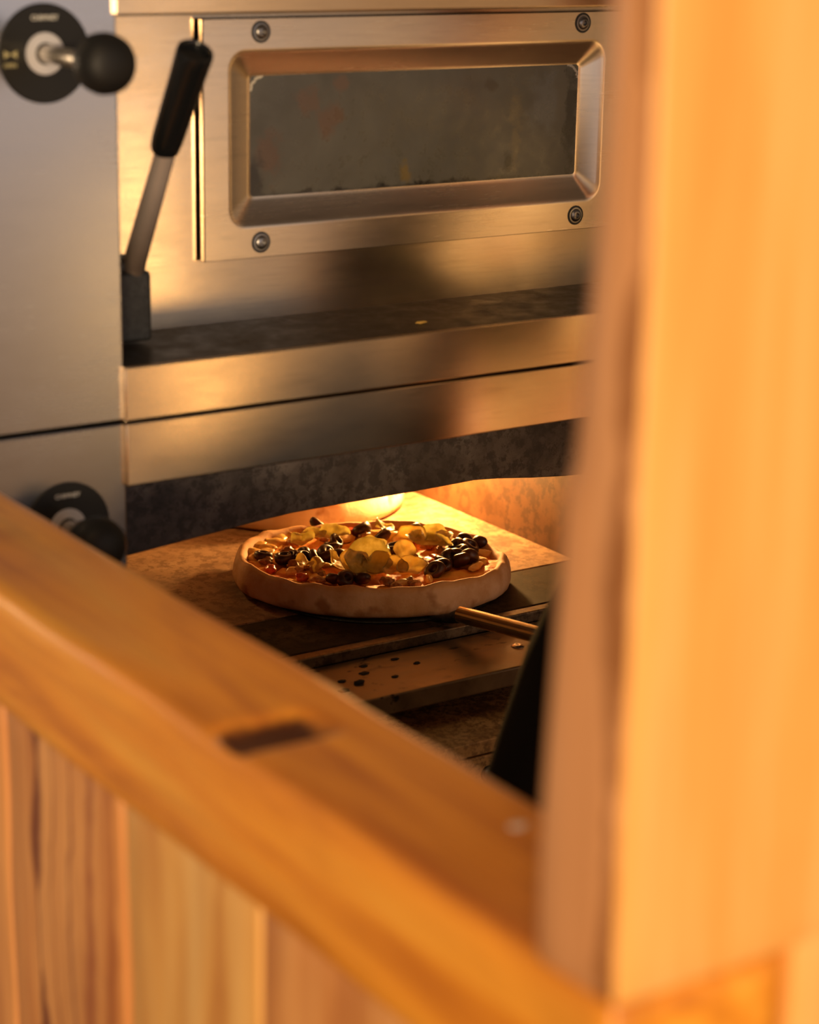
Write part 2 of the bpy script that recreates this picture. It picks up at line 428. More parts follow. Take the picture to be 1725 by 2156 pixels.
part('grip', lathe(bmesh.new(), [(.0085, -.002), (.0118, .000), (.0136, .004), (.0146, .014), (.0152, .045), (.0160, .080), (.0168, .104), (.0170, .111), (.0163, .1145), (.0146, .1148), (.0130, .113), (.0128, .109), (0, .109)], 40, aim(g0, gd)), M['black_grip'], lev, auto=50)
bm = bmesh.new(); r = box(bm, .8850, .9300, 1.826, 1.872, EYE - .4245, EYE - .3560, .004, 3)
part('bracket', bm, M['iron'], upper, auto=40)
bm = bmesh.new(); box(bm, .896, .929, 1.832, 1.868, EYE - .3600, EYE - .3440, .006, 3)
part('socket', bm, M['iron'], upper, auto=40)

# lower oven -------------------------------------------------------
fascia(lower, -.5424, -.4819, M['steel_lip'])
part('side_post', B(XR, XR + .08, YF + .004, 2.75, -1.10, -.4828, .002), M['steel_panel'], lower)
part('drip_strip', B(XL, XR, YF + .005, YD, -.5440, -.5400, .0008), M['gasket'], lower)
# scorched lintel with its shallow arch
xs = [XL, .9329, .995, 1.0586, 1.095, 1.1287, 1.18, 1.24, 1.2888, 1.33, 1.3668, 1.40, 1.45, 1.4968, 1.60, XR]
zs = [-.6625, -.6612, -.6556, -.6500, -.6468, -.6447, -.6438, -.6434, -.6431, -.6424, -.6415, -.6440, -.6500, -.6544, -.6612, -.6620]
bm = bmesh.new()
cols = []
for x, z in zip(xs, zs):
    cols.append([bm.verts.new((x, y, zz + EYE)) for y, zz in ((YD, -.535), (YD, z + .0015), (YD + .002, z), (YD + .009, z), (YD + .010, -.535))])
for a, b in zip(cols, cols[1:]):
    for k in range(5): bm.faces.new((a[k], b[k], b[(k + 1) % 5], a[(k + 1) % 5]))
for c in (cols[0], cols[-1]): bm.faces.new(c)
part('lintel', bm, M['lintel'], lower, auto=40)
CH0, CH1 = .905, 1.622         # chamber side walls
DZ = -.812
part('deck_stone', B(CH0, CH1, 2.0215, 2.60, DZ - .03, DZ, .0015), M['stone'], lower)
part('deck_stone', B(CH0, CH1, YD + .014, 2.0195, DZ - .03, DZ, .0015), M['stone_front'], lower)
part('stone_bed', B(XL, XR, YD + .002, 2.62, DZ - .05, DZ - .0305), M['gasket'], lower)
part('chamber_wall', B(CH1, CH1 + .03, YD + .0, 2.62, DZ - .03, -.54), M['chamber'], lower)
part('chamber_wall', B(CH0 - .03, CH0, YD + .0, 2.62, DZ - .03, -.54), M['chamber'], lower)
part('chamber_wall', B(CH0, CH1, 2.60, 2.62, DZ - .03, -.54), M['chamber'], lower)
part('chamber_ceiling', B(CH0, CH1, YD + .011, 2.60, -.56, -.54), M['chamber'], lower)
part('housing', B(XL + .003, XR - .003, 2.625, 2.75, -1.09, -.486, .002), M['steel_panel'], lower)
part('face_panel', B(XL, CH0 - .031, YD, YD + .02, -.89, -.54), M['lintel'], lower)
part('face_panel', B(CH1 + .031, XR, YD, YD + .02, -.89, -.54), M['lintel'], lower)
bm = bmesh.new()
box(bm, CH0, CH1, YD + .004, YD + .012, EYE + DZ - .012, EYE + DZ - .0005, .0008)
box(bm, CH0 - .02, CH1 + .02, YD - .008, YD + .003, EYE + DZ - .012, EYE + DZ + .0015, .0015)
rt = part('threshold_rail', bm, grime('rubbed rail steel', (.03, .02, .012), (.13, .085, .05), (.30, .21, .12), 18, .35, .8, .1), lower, auto=40)
tz = DZ - .011
part('tray', B(XL + .012, XR - .01, 1.768, YD - .009, tz - .022, tz, .0022, 3), M['tray'], lower, auto=40)
bm = bmesh.new(); lathe(bm, [(.0075, -.001), (.0075, .0006), (.0052, .0022), (.0025, .0024), (0, .0012)], 24, aim((1.3840, 1.822, EYE + tz), (0, 0, 1)))
part('screw', bm, M['chrome'], lower, auto=50)
part('riser', B(XL + .002, XR, 1.866, YD + .001, -.8895, tz - .0222), M['gasket'], lower)
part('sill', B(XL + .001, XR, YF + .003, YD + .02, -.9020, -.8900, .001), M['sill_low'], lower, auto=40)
part('sill_lip', B(XL - .002, XR + .04, YF, YF + .02, -.9058, -.8897, .0012), M['sill_low'], lower, auto=40)
part('base_panel', B(XL - .002, XR + .04, YF, YF + .02, -1.10, -.9085, .0014), M['sill_low'], lower, auto=40)
screw(lower, 1.2906, -.930, YF, .0060)
# stand legs under the stack
for x in (.24, XR + .02):
    for y in (1.80, 2.70):
        part('leg', box(bmesh.new(), x - .03, x + .03, y - .03, y + .03, 0, EYE - 1.10, .003), M['steel_panel'], lower)
part('stand_frame', B(.19, XR + .07, 1.77, 2.74, -1.14, -1.1002, .003), M['steel_panel'], lower)

# ------------------------------------------------------------------ PIZZAS
def crust_mat(name, seed, a=(.70, .43, .25), b=(.50, .25, .10), burn=(.22, .085, .025)):
    t = NT(name)
    n1 = t.noise(t.co(loc=(seed, 0, 0)), 22, 5, .6)
    n2 = t.noise(t.co(loc=(0, seed, 0)), 26, 3, .5)
    n3 = t.noise(t.co(loc=(0, seed, 4)), 300, 3, .6)
    c = t.ramp(n1, [(.35, a), (.68, b)])
    s = t.node('ShaderNodeSeparateXYZ'); t.link(t.tc.outputs['Object'], s.inputs[0])
    top = t.ramp(t.math('MULTIPLY', t.math('ADD', s.outputs[2], t.math('MULTIPLY', n1, .008)), 25.), [(.86, 0), (1.0, 1)])
    c = t.mix(t.math('MULTIPLY', top, .55), c, (.62, .27, .055))
    c = t.mix(t.math('MULTIPLY', t.ramp(n2, [(.55, 0), (.66, 1)]), .85), c, tuple(v * 1.5 for v in burn))
    c = t.mix(t.ramp(t.math('MULTIPLY', s.outputs[2], 100.), [(.10, .8), (.55, 0)]), c, burn)
    t.set(Base_Color=c, Roughness=.75, Subsurface_Weight=.08, Subsurface_Radius=(.01, .005, .002))
    t.bump(t.math('ADD', n1, t.math('MULTIPLY', n3, .2)), .5, .003)
    return t.m
def cheese_mat(name, c1, c2, c3, seed):
    t = NT(name)
    n1 = t.noise(t.co(loc=(seed, 0, 0)), 28, 5, .6, .5); n2 = t.noise(t.co(loc=(seed, 2, 0)), 110, 3, .6)
    c = t.ramp(n1, [(.34, c3), (.47, c2), (.60, c1)])
    t.set(Base_Color=c, Roughness=t.ramp(n2, [(.3, .48), (.7, .75)]), Specular_IOR_Level=.35)
    t.bump(t.math('ADD', n1, t.math('MULTIPLY', n2, .5)), .8, .003)
    return t.m
M['crust'] = crust_mat('baked crust', 1.3)
M['topping'] = cheese_mat('melted cheese on sauce', (.92, .50, .09), (.78, .25, .03), (.46, .05, .01), 2.)
def pz_h(th, rr, R0, seed):
    """height of the pizza's upper side at angle th and radius rr (0..1)"""
    return .0
def make_crust(R0, H, seed, bumps=1.):
    bm = bmesh.new(); n = 160
    prof = [(.86, .012), (.875, .022), (.89, .030), (.905, .036), (.925, .0395), (.945, .040), (.965, .037), (.985, .029), (.997, .020), (1.0, .011), (.988, .004), (.95, .0004), (.86, .0004)]
    rings = []
    for (r, z) in prof:
        ring = []
        for i in range(n):
            a = 2 * PI * i / n
            u = Vector((math.cos(a) * 1.6 + seed, math.sin(a) * 1.6, seed))
            w = noise.noise(u); w2 = noise.noise(u * 3.1 + Vector((5, 0, 0))); w3 = noise.noise(Vector((math.cos(a) * 12, math.sin(a) * 12, z * 160 + seed)))
            rad = R0 * (1 + .020 * w + .012 * w2 * bumps) * r
            if r < .93: rad += R0 * .05 * w2 * (.93 - r) / .1
            zz = z * H / .040 * (1 + (.14 * w + .12 * w2) * bumps * min(1, z / .03)) + .0010 * w3 * (z > .003)
            ring.append(bm.verts.new((rad * math.cos(a), rad * math.sin(a), zz)))
        rings.append(ring)
    for a, b in zip(rings, rings[1:] + rings[:1]):
        for i in range(n): bm.faces.new((a[i], a[(i + 1) % n], b[(i + 1) % n], b[i]))
    return bm
def make_disc(R0, z0, seed, amp=.0035):
    bm = bmesh.new(); n = 96; m = 26; prev = None
    cv = bm.verts.new((0, 0, z0))
    for j in range(1, m + 1):
        r = R0 * j / m; ring = []
        for i in range(n):
            a = 2 * PI * i / n; p = Vector((r * math.cos(a), r * math.sin(a), 0))
            h = noise.fractal(Vector((p.x * 38, p.y * 38, seed)), 1., 2., 4) * amp + noise.noise(Vector((p.x * 130, p.y * 130, seed))) * amp * .35
            ring.append(bm.verts.new((p.x, p.y, z0 + h + .004 * (j / m) ** 4)))
        if prev is None:
            for i in range(n): bm.faces.new((cv, ring[i], ring[(i + 1) % n]))
        else:
            for i in range(n): bm.faces.new((prev[i], ring[i], ring[(i + 1) % n], prev[(i + 1) % n]))
        prev = ring
    bot = [bm.verts.new((v.co.x, v.co.y, .0006)) for v in prev]
    for i in range(n): bm.faces.new((prev[i], bot[i], bot[(i + 1) % n], prev[(i + 1) % n]))
    bm.faces.new(bot[::-1])
    return bm

pizza = empty('pizza', (1.3455, 2.0685, EYE + DZ + .0035), 'pizza with black olives, artichoke and tomato held on a peel at the oven mouth', 'pizza')
def squash(bm, k, ang):      # the pizza is longer one way than the other
    m = Matrix.Rotation(ang, 4, 'Z') @ Matrix.Diagonal((1, k, 1, 1))
    for v in bm.verts: v.co = m @ v.co
    return bm
obj('crust', squash(make_crust(.1700, .0360, 4.2), .855, R(-35.4)), M['crust'], pizza, smooth=True)
obj('melted_cheese', squash(make_disc(.1570, .0230, 2., .0055), .85, R(-35.4)), M['topping'], pizza, smooth=True)
OX, OY = .0327, .0512        # toppings are listed from the slice's thick middle

olm = NT('glossy black olive'); n_ = olm.noise(olm.co(), 90, 3, .5)
olm.set(Base_Color=olm.ramp(n_, [(.35, (.020, .006, .004)), (.7, (.085, .020, .010))]), Roughness=.42, Coat_Weight=.08)
M['olive'] = olm.m
def veg(name, c1, c2, sc=60, rough=.35):
    t = NT(name); n = t.noise(t.co(), sc, 4, .6)
    t.set(Base_Color=t.ramp(n, [(.35, c1), (.65, c2)]), Roughness=rough, Subsurface_Weight=.04, Subsurface_Radius=(.003, .002, .001), Coat_Weight=.15); t.bump(n, .4, .002); return t.m
M['arti'] = veg('oiled artichoke', (.76, .54, .13), (.90, .72, .26))
M['arti2'] = veg('green artichoke leaf', (.56, .46, .13), (.80, .70, .30))
M['tom'] = veg('roasted tomato', (.45, .025, .008), (.62, .10, .02), 80, .25)
M['moz'] = veg('browned mozzarella', (.85, .58, .20), (.80, .42, .08), 90, .3)
M['saus'] = veg('browned sausage crumb', (.30, .11, .035), (.55, .27, .10), 150, .35)

def olive_mesh(seed):
    """half of a stoned olive: a rounded shell with its hollow upward"""
    bm = bmesh.new(); r = .0088
    lathe(bm, [(0, -.0050), (r * .55, -.0044), (r * .9, -.0018), (r, .0022), (r * .93, .0056), (r * .75, .0074), (r * .55, .0078), (r * .44, .0064), (r * .38, .002), (0, .0)], 24)
    for v in bm.verts:
        k = 1 + .18 * noise.noise(v.co * 110 + Vector((seed, 0, 0)))
        v.co *= k; v.co.x *= 1.15
    return bm
def petal_mesh(L, W, T, curl, seed):
    bm = bmesh.new(); nr, n = 7, 30; prev = None
    def pt(q, a):
        r = q * (1 + .20 * noise.noise(Vector((math.cos(a) * 1.3, math.sin(a) * 1.3, seed))))
        x = L * .5 * r * math.cos(a) * (1 + .15 * math.cos(a)); y = W * .5 * r * math.sin(a)
        z = curl * (r * math.sin(a)) ** 2 * W * .45 + .10 * L * (r * math.cos(a)) ** 2 + .0030 * noise.noise(Vector((x * 120, y * 120, seed))) + .0016 * q * q * math.sin(a * 4 + seed)
        return bm.verts.new((x, y, z))
    c = pt(0, 0)
    for j in range(1, nr + 1):
        ring = [pt(j / nr, 2 * PI * i / n) for i in range(n)]
        for i in range(n):
            if prev is None: bm.faces.new((c, ring[i], ring[(i + 1) % n]))
            else: bm.faces.new((prev[i], ring[i], ring[(i + 1) % n], prev[(i + 1) % n]))
        prev = ring
    bmesh.ops.solidify(bm, geom=bm.faces[:], thickness=T)
    return bm
def lump_mesh(sx, sy, sz, seed, rough=.25, f=1.3):
    bm = bmesh.new(); bmesh.ops.create_icosphere(bm, subdivisions=3, radius=1)
    for v in bm.verts:
        k = 1 + rough * noise.noise(v.co * f + Vector((seed * 3.3, seed, 0))) + rough * .4 * noise.noise(v.co * 3.5 + Vector((seed, 0, 2)))
        v.co = Vector((v.co.x * sx * k, v.co.y * sy * k, v.co.z * sz * k))
    return bm
def lay(name, bm, mat, x, y, z, rot=(0, 0, 0), parent=pizza):
    bmesh.ops.rotate(bm, verts=bm.verts[:], cent=(0, 0, 0), matrix=Euler(rot).to_matrix())
    o = obj(name, bm, mat, parent, smooth=True); o.location = (x + OX, y + OY, z); return o
ZT = .0275
rnd = random.Random(11)
protos = [obj('olive', olive_mesh(s), M['olive'], pizza, smooth=True) for s in (1., 4., 8.)]
OL = [(-.146, .018, .9), (-.130, -.004, 1.), (-.108, -.012, .95), (-.098, -.024, 1.0), (-.078, -.016, 1.1), (-.070, -.038, 1.1), (-.060, -.050, .9), (.016, .046, 1.15), (.022, .010, 1.),
      (-.055, .008, .9), (.007, -.042, 1.15), (.018, -.052, 1.0), (.098, -.060, 1.05), (.088, -.084, 1.15), (.064, -.117, 1.1), (.070, -.092, 1.05), (.044, -.104, 1.1), (.004, -.134, 1.05),
      (-.108, -.108, 1.0), (-.090, -.118, .9), (.050, -.120, 1.0), (-.040, .022, .9), (.110, -.074, .95), (.022, -.124, .85), (.078, .02, .9), (-.02, .10, .9), (-.086, -.028, 1.0), (-.118, -.004, .9), (.058, -.098, 1.), (.078, -.072, 1.), (-.120, -.100, .8), (-.010, -.030, .9), (-.098, .000, .9), (.030, -.112, .9)]
for i, (x, y, s) in enumerate(OL):
    p = protos[i % 3]
    o = p if i < 3 else p.copy()
    if i >= 3: C.objects.link(o); o.parent = pizza
    s *= 1.25; o.location = (x + OX, y + OY, ZT + .0030); o.scale = (s, s, s * .85)
    o.rotation_euler = (rnd.uniform(-.9, .9), rnd.uniform(-.9, .9), rnd.uniform(0, 6))
# artichoke hearts: big pale leaves folded together
AR = [(-.066, -.090, .056, .036, 1.1, 'arti2', .1, -.55), (-.050, -.080, .046, .034, -.9, 'arti', .9, -.45), (-.098, -.070, .034, .024, 1.2, 'arti', 1.5, -.5), (-.110, -.060, .026, .020, -1., 'arti', 2.2, .2),
      (-.006, -.076, .032, .024, .9, 'arti', .6, -.75), (-.030, -.128, .036, .022, .8, 'arti', .2, -.35), (-.048, -.122, .030, .020, .8, 'arti', -.3, -.3),
      (-.024, -.056, .034, .022, -.7, 'arti2', 1.2, -.2), (-.038, .033, .036, .020, .9, 'arti2', .1, -.2), (-.062, .040, .030, .018, .9, 'arti2', .5, -.1),
      (.047, -.050, .056, .020, .9, 'arti2', -.3, -.2), (.062, -.040, .044, .026, .8, 'arti2', .2, -.2), (.035, -.030, .044, .026, .8, 'arti', -.6, -.3), (-.130, -.050, .022, .016, .8, 'arti', .7, -.1), (-.082, -.084, .036, .026, .9, 'arti', .4, -.6), (-.058, -.100, .034, .024, .7, 'arti', -.2, -.4), (.070, -.056, .034, .020, .8, 'arti', .9, -.2), (-.02, -.03, .03, .02, .8, 'arti2', .4, -.3), (-.085, .030, .03, .018, .9, 'arti2', .2, -.2), (.03, .02, .03, .02, .8, 'arti2', 1.2, -.2)]
for i, (x, y, l, w, c, m, rz, tilt) in enumerate(AR):
    lay('artichoke_leaf', petal_mesh(l * 1.08, w * 1.35, .0022, c * .55, i * 3.1), M[m], x, y, ZT + .0085 + .12 * w, (-tilt * 1.15 + .15, .15 * math.sin(i * 2.), rz - .5))
for i, (x, y, sx, sy, rz) in enumerate([(.022, -.100, .016, .010, .3), (.059, -.012, .012, .007, .2), (.000, -.014, .013, .007, .8), (.004, .058, .014, .008, .2), (-.158, -.022, .012, .007, 1.2),
                                        (.076, -.108, .012, .008, .4), (-.142, -.068, .012, .007, .5), (.034, -.092, .010, .010, 1.), (.07, -.03, .010, .006, 0)]):
    lay('tomato_piece', lump_mesh(sx, sy, .0055, i, .35), M['tom'], x, y, ZT + .001, (.3, .2, rz))
for i, (x, y, sx, sy) in enumerate([(-.100, .070, .017, .010), (-.085, .082, .014, .009), (-.118, .058, .013, .009), (-.128, .040, .012, .009), (-.068, .086, .013, .008), (.092, -.028, .016, .009), (.092, -.050, .012, .008), (-.138, -.040, .010, .007),
                                    (-.132, -.080, .012, .007), (-.120, -.092, .012, .007), (.062, -.136, .014, .006), (.082, -.004, .014, .008), (.048, .022, .015, .009), (-.095, -.090, .010, .008), (.1, -.098, .010, .006),
                                    (-.074, .066, .012, .009), (-.108, .086, .016, .011), (-.124, .070, .014, .010), (-.092, .100, .015, .010), (-.142, .050, .012, .010), (-.150, .030, .010, .008), (.030, .040, .013, .009), (-.012, .040, .013, .008), (.080, -.122, .010, .006), (-.05, -.145, .014, .004), (-.015, -.148, .014, .004), (-.02, .07, .02, .01), (.04, .07, .02, .01)]):
    lay('mozzarella_blob', lump_mesh(sx, sy, .0052, i + 20, .35), M['moz'], x, y, ZT - .0005, (0, 0, i * 1.3))
for i in range(34):
    a = rnd.uniform(0, 6.28); q = .115 * math.sqrt(rnd.random())
    x, y = q * math.cos(a) - OX, q * math.sin(a) - OY
    if i < 7: x, y = [(-.124, -.020), (-.118, -.034), (-.112, -.050), (-.148, .008), (-.118, -.072), (.052, -.086), (-.10, -.04)][i]
    lay('sausage_crumb', lump_mesh(.009, .006, .005, i + 50, .5), M['saus'], x, y, ZT + .001, (0, 0, i))

back = empty('pizza', (1.4480, 2.432, EYE + DZ + .0005), 'plain-rimmed pizza glowing in the lamp light deep inside the lower oven', 'pizza')
obj('crust', make_crust(.1560, .0450, 9.1, .5), crust_mat('pale risen crust', 5., (.84, .68, .46), (.72, .50, .28)), back, smooth=True)
obj('melted_cheese', make_disc(.1330, .0200, 7.), cheese_mat('pale melted cheese', (.86, .58, .2), (.78, .40, .08), (.55, .14, .03), 7.), back, smooth=True)

# ------------------------------------------------------------------ PEEL
peel = empty('pizza_peel', (1.371, 2.09, EYE + DZ + .0002), 'round steel pizza peel under the olive pizza, tube handle pointing at the cook', 'peel')
hd = Vector((.201, -.979, .050)).normalized()
ps = Vector((1.342, 1.872, EYE + DZ + .019))
part('blade', lathe(bmesh.new(), [(0, 0), (.149, 0), (.1505, .0012), (.149, .0026), (0, .0026)], 96, Matrix.Translation((1.352, 2.066, EYE + DZ + .0006))), M['iron'], peel, auto=40)
bm = bmesh.new()
tube(bm, [ps + hd * -.050 + Vector((0, 0, -.0145)), ps + hd * -.020 + Vector((0, 0, -.008)), ps + hd * .0, ps + hd * .008], [.003, .0060, .0092, .0092], 20)
part('socket', bm, M['iron'], peel, auto=40)
part('handle', tube(bmesh.new(), [ps + hd * -.004, ps + hd * .15, ps + hd * .28, ps + hd * .40], .0096, 24), steel('worn brassy handle tube', (.62, .54, .38), .16, 0, tarnish=.1, tint=(.4, .25, .1), bump=0, band=0), peel, auto=40)

# ------------------------------------------------------------------ CRUMBS AND FLECKS
cr = obj('pizza_crumb', lump_mesh(.0062, .0030, .0012, 3, .4), plain('dry yellow cheese', (.62, .36, .07), .6), None, (1.218, 1.786, EYE - .4268), True)
tag(cr, 'small yellow crumb lying on the black sill under the upper oven door', 'crumb')
cr = obj('burnt_crumb', lump_mesh(.0062, .0045, .0022, 5, .5), M['gasket'], None, (1.1665, 1.8150, EYE + tz + .0016), True)
tag(cr, 'black burnt crumb on the left of the brown steel tray', 'crumb')
for i, (x, y, r) in enumerate([(1.187, 1.838, .0042), (1.210, 1.812, .0030), (1.140, 1.805, .0048), (1.153, 1.830, .0036), (1.2545, 1.835, .0030), (1.240, 1.858, .0032), (1.198, 1.857, .0036)]):
    o = obj('burnt_speck', lump_mesh(r * 1.4, r, .0009, i + 7, .4), M['gasket'], None, (x, y, EYE + tz + .0006), True)
    tag(o, 'tiny flat black burnt speck stuck on the brown steel tray', 'crumb', 'burnt specks on the tray')

# ------------------------------------------------------------------ TIMBER
def timber(x0, x1, y0, y1, z0, z1, step, rad, fn, seed=0, amp=.0016, fs=9.):
    """a rounded, hand-worked length of wood: box lattice pushed about by slow noise"""
    nx, ny, nz = (max(2, int(round((b - a) / s))) for a, b, s in ((x0, x1, step[0]), (y0, y1, step[1]), (z0, z1, step[2])))
    bm = bmesh.new(); vs = {}
    c0, c1 = Vector((x0 + rad, y0 + rad, z0 + rad)), Vector((x1 - rad, y1 - rad, z1 - rad))
    def V(i, j, k):
        key = (i, j, k)
        if key not in vs:
            def g(t, a, b, n):           # denser near the edges
                if t == 0: return a
                if t == n: return b
                if t == 1: return a + rad * .3
                if t == 2: return a + rad
                if t == n - 1: return b - rad * .3
                if t == n - 2: return b - rad
                return a + rad + (b - a - 2 * rad) * (t - 2) / (n - 4)
            p = Vector((g(i, x0, x1, nx), g(j, y0, y1, ny), g(k, z0, z1, nz)))
            q = Vector([min(max(p[a], c0[a]), c1[a]) for a in range(3)])
            d = p - q
            if d.length > 1e-9:
                mx = max(abs(d.x), abs(d.y), abs(d.z)); nn = sum(1 for a in range(3) if abs(d[a]) > 1e-9)
                if nn > 1: p = q + d.normalized() * min(rad, d.length) if mx >= rad * .99 else p
            p += Vector((noise.noise(p * fs + Vector((seed, 0, 0))), noise.noise(p * fs + Vector((0, seed + 7, 0))), noise.noise(p * fs + Vector((0, 0, seed + 3))))) * amp
            if fn: p = fn(p)
            vs[key] = bm.verts.new(p)
        return vs[key]
    nx, ny, nz = max(nx, 5), max(ny, 5), max(nz, 5)
    for (u, v, w, nu, nv, nw) in ((0, 1, 2, nx, ny, nz), (1, 2, 0, ny, nz, nx), (2, 0, 1, nz, nx, ny)):
        for s in (0, nw):
            for a in range(nu):
                for b in range(nv):
                    f = []
                    for (da, db) in ((0, 0), (1, 0), (1, 1), (0, 1)):
                        k = [0, 0, 0]; k[u] = a + da; k[v] = b + db; k[w] = s; f.append(V(*k))
                    bm.faces.new(f)
    return bm
ZB1, ZB0 = EYE - .5215, EYE - .6215
def beam_fn(p):
    # a short slot chopped across the top
    if p.z > ZB1 - .03:
        u = (p.y - 1.108) / .0200
        e = min(1, max(0, (p.x - .6085) / .006)) * min(1, max(0, (.690 - p.x) / .02))
        p.z -= .012 * math.exp(-u ** 4) * e
    return p
X0 = .606
cap = timber(X0, .727, .7125, 2.30, ZB0, ZB1, (.006, .006, .010), .011, beam_fn, 2., .0022, 7.)
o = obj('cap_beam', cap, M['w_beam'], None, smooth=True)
tag(o, 'honey-coloured wooden beam capping the low plank partition, a dark notch cut across it', 'beam')
fl = obj('flour_fleck', lump_mesh(.0062, .0042, .0006, 2, .3), plain('flour', (.78, .68, .60), .9), None, (.692, .9055, ZB1 + .0008), True)
tag(fl, 'small pale fleck of flour on the beam top beside the post', 'fleck')

wall = empty('plank_partition', (.63, 1.2, 0), 'low partition of upright honey pine boards below the capping beam', 'partition')
ys = [(.7135, .868), (.871, 1.068), (1.0705, 1.2605), (1.2695, 1.4720), (1.4745, 1.690), (1.693, 1.92), (1.923, 2.28)]
for i, (a, b) in enumerate(ys):
    def pf(p, a=a, b=b, i=i):
        if i == 3 and p.y < a + .03: p.y += .0035 * noise.noise(Vector((0, i, p.z * 7)))
        if i == 2 and p.y > b - .03: p.y += .0050 * noise.noise(Vector((4, i, p.z * 6)))
        return p
    sk = None; lt, md, dk = (.82, .42, .15), (.72, .31, .09), (.42, .13, .035)
    if i == 2: lt, md, dk = (.90, .58, .22), (.80, .42, .11), (.52, .19, .04)
    if i == 3: sk = [(1, .218, .013, (.16, .028, .010), .95), (1, .125, .016, (.34, .09, .03), .8), (1, .158, .006, (.28, .08, .03), .8), (1, .088, .012, (.36, .11, .03), .7), (1, .190, .004, (.26, .07, .02), .7)]
    mat = wood('pine board %s' % 'abcdefgh'[i], 2, lt, md, dk, 1.2, sk, .5, .4, i * 2.3)
    ob = part('plank', timber(.6135 + .001 * (i % 2), .640, a, b, .02, ZB0 + .003, (.008, .02, .02), .0045, pf, i * 3., .0018, 8.), mat, wall, smooth=True)
part('added_backing', box(bmesh.new(), .6405, .646, .78, 2.28, .02, ZB0 - .002), plain('dark backing', (.02, .012, .008), .9), wall)  # added behind the planks so the gaps between them stay dark
part('rail', box(bmesh.new(), .647, .69, .78, 2.28, .95, 1.05, .003), M['w_beam'], wall)
part('rail', box(bmesh.new(), .647, .69, .78, 2.28, .12, .22, .003), M['w_beam'], wall)

def post_fn(p):
    z = p.z - EYE
    # back arris wanders (waney edge): thinner towards the top, with a bite at eye level
    if p.y > .745:
        k = (p.y - .745) / .030
        tb = .7755 + (.0 if z < -.45 else (-.0130 * min(1, (z + .45) / .2) if z < -.25 else -.013 - .016 * min(1, (z + .25) / .21)))
        p.y = .745 + k * (tb - .745) / 1.0
        if z > -.27 and p.x < .63: p.x += .004 * k
    return p
po = obj('timber_post', timber(X0 - .001, .86, .7105, .775, ZB1 - .001, EYE + .75, (.012, .008, .014), .006, post_fn, 5., .0020, 6.), M['w_post'], None, smooth=True)
M['w_side'] = wood('darker side of the post', 2, (.70, .36, .17), (.62, .29, .12), (.44, .18, .06), knots=.35, seed=8, ksc=1.5,
                   streak=[(1, .7180, .015, (.24, .085, .02), .92)])  # dark band down the groove at the front corner
po.data.materials.append(M['w_side'])
for f_ in po.data.polygons:
    if f_.normal.x < -.75: f_.material_index = 1  # faces turned to the left get a darker, browner wood
lo = obj('post_foot', timber(.7285, .858, .7115, .7745, .0, ZB1 + .004, (.012, .008, .03), .004, None, 5., .0006, 6.), M['w_post'], po, smooth=True)
tag(po, 'wide honey-coloured wooden post rising from the beam, close and out of focus', 'post')

# ------------------------------------------------------------------ THE COOK
def skin(name, joints, edges, mat, parent, sub=2, root=0):
    me = bpy.data.meshes.new(name); me.from_pydata([j[0] for j in joints], edges, [])
    o = bpy.data.objects.new(name, me); C.objects.link(o)
    md = o.modifiers.new('skin', 'SKIN'); md.use_smooth_shade = True
    for i, j in enumerate(joints):
        sv = me.skin_vertices[0].data[i]; r = j[1]; sv.radius = (r, r) if not isinstance(r, tuple) else r; sv.use_root = (i == root)
    ss = o.modifiers.new('sub', 'SUBSURF'); ss.levels = sub; ss.render_levels = sub
    dg = bpy.context.evaluated_depsgraph_get(); m2 = bpy.data.meshes.new_from_object(o.evaluated_get(dg))
    bpy.data.objects.remove(o)
    m2.transform(Matrix.Translation(-Vector(parent.location)))
    ob = link(name, m2, mat, parent, smooth=True)
    return ob
cook = empty('person', (1.33, 1.34, 0), 'cook in a cream shirt and black apron, half hidden by the post, holding the peel', 'person')
cc = Vector((1.35, 1.34, 0))
Rh = ps + hd * .335; Lh = ps + hd * .235
HX, HY = 1.69, 1.415         # head: the cook leans away to the right over a planted left leg
J = [((1.35, 1.34, .93), .105), ((1.47, 1.345, 1.08), .092), ((1.58, 1.36, 1.24), .100), ((1.63, 1.37, 1.39), .085), ((1.66, 1.385, 1.475), .052), ((HX - .01, HY - .01, 1.525), .05),
     ((HX, HY, 1.59), .080), ((HX, HY, 1.655), .073),
     ((1.49, 1.385, 1.42), .050), ((1.47, 1.42, 1.14), .038), ((Lh.x - .010, Lh.y - .10, Lh.z + .09), .030), ((Lh.x - .002, Lh.y - .035, Lh.z + .045), .024),
     ((1.78, 1.37, 1.35), .050), ((1.75, 1.37, 1.08), .038), ((Rh.x + .09, Rh.y - .06, Rh.z + .07), .030), ((Rh.x + .030, Rh.y - .02, Rh.z + .040), .024),
     ((1.25, 1.34, .88), .085), ((1.20, 1.36, .50), .058), ((1.13, 1.33, .10), .038), ((1.12, 1.44, .045), .034),
     ((1.42, 1.34, .88), .085), ((1.47, 1.36, .50), .058), ((1.50, 1.33, .10), .038), ((1.51, 1.44, .045), .034)]
Ed = [(0, 1), (1, 2), (2, 3), (3, 4), (4, 5), (5, 6), (6, 7), (3, 8), (8, 9), (9, 10), (10, 11), (3, 12), (12, 13), (13, 14), (14, 15), (0, 16), (16, 17), (17, 18), (18, 19), (0, 20), (20, 21), (21, 22), (22, 23)]
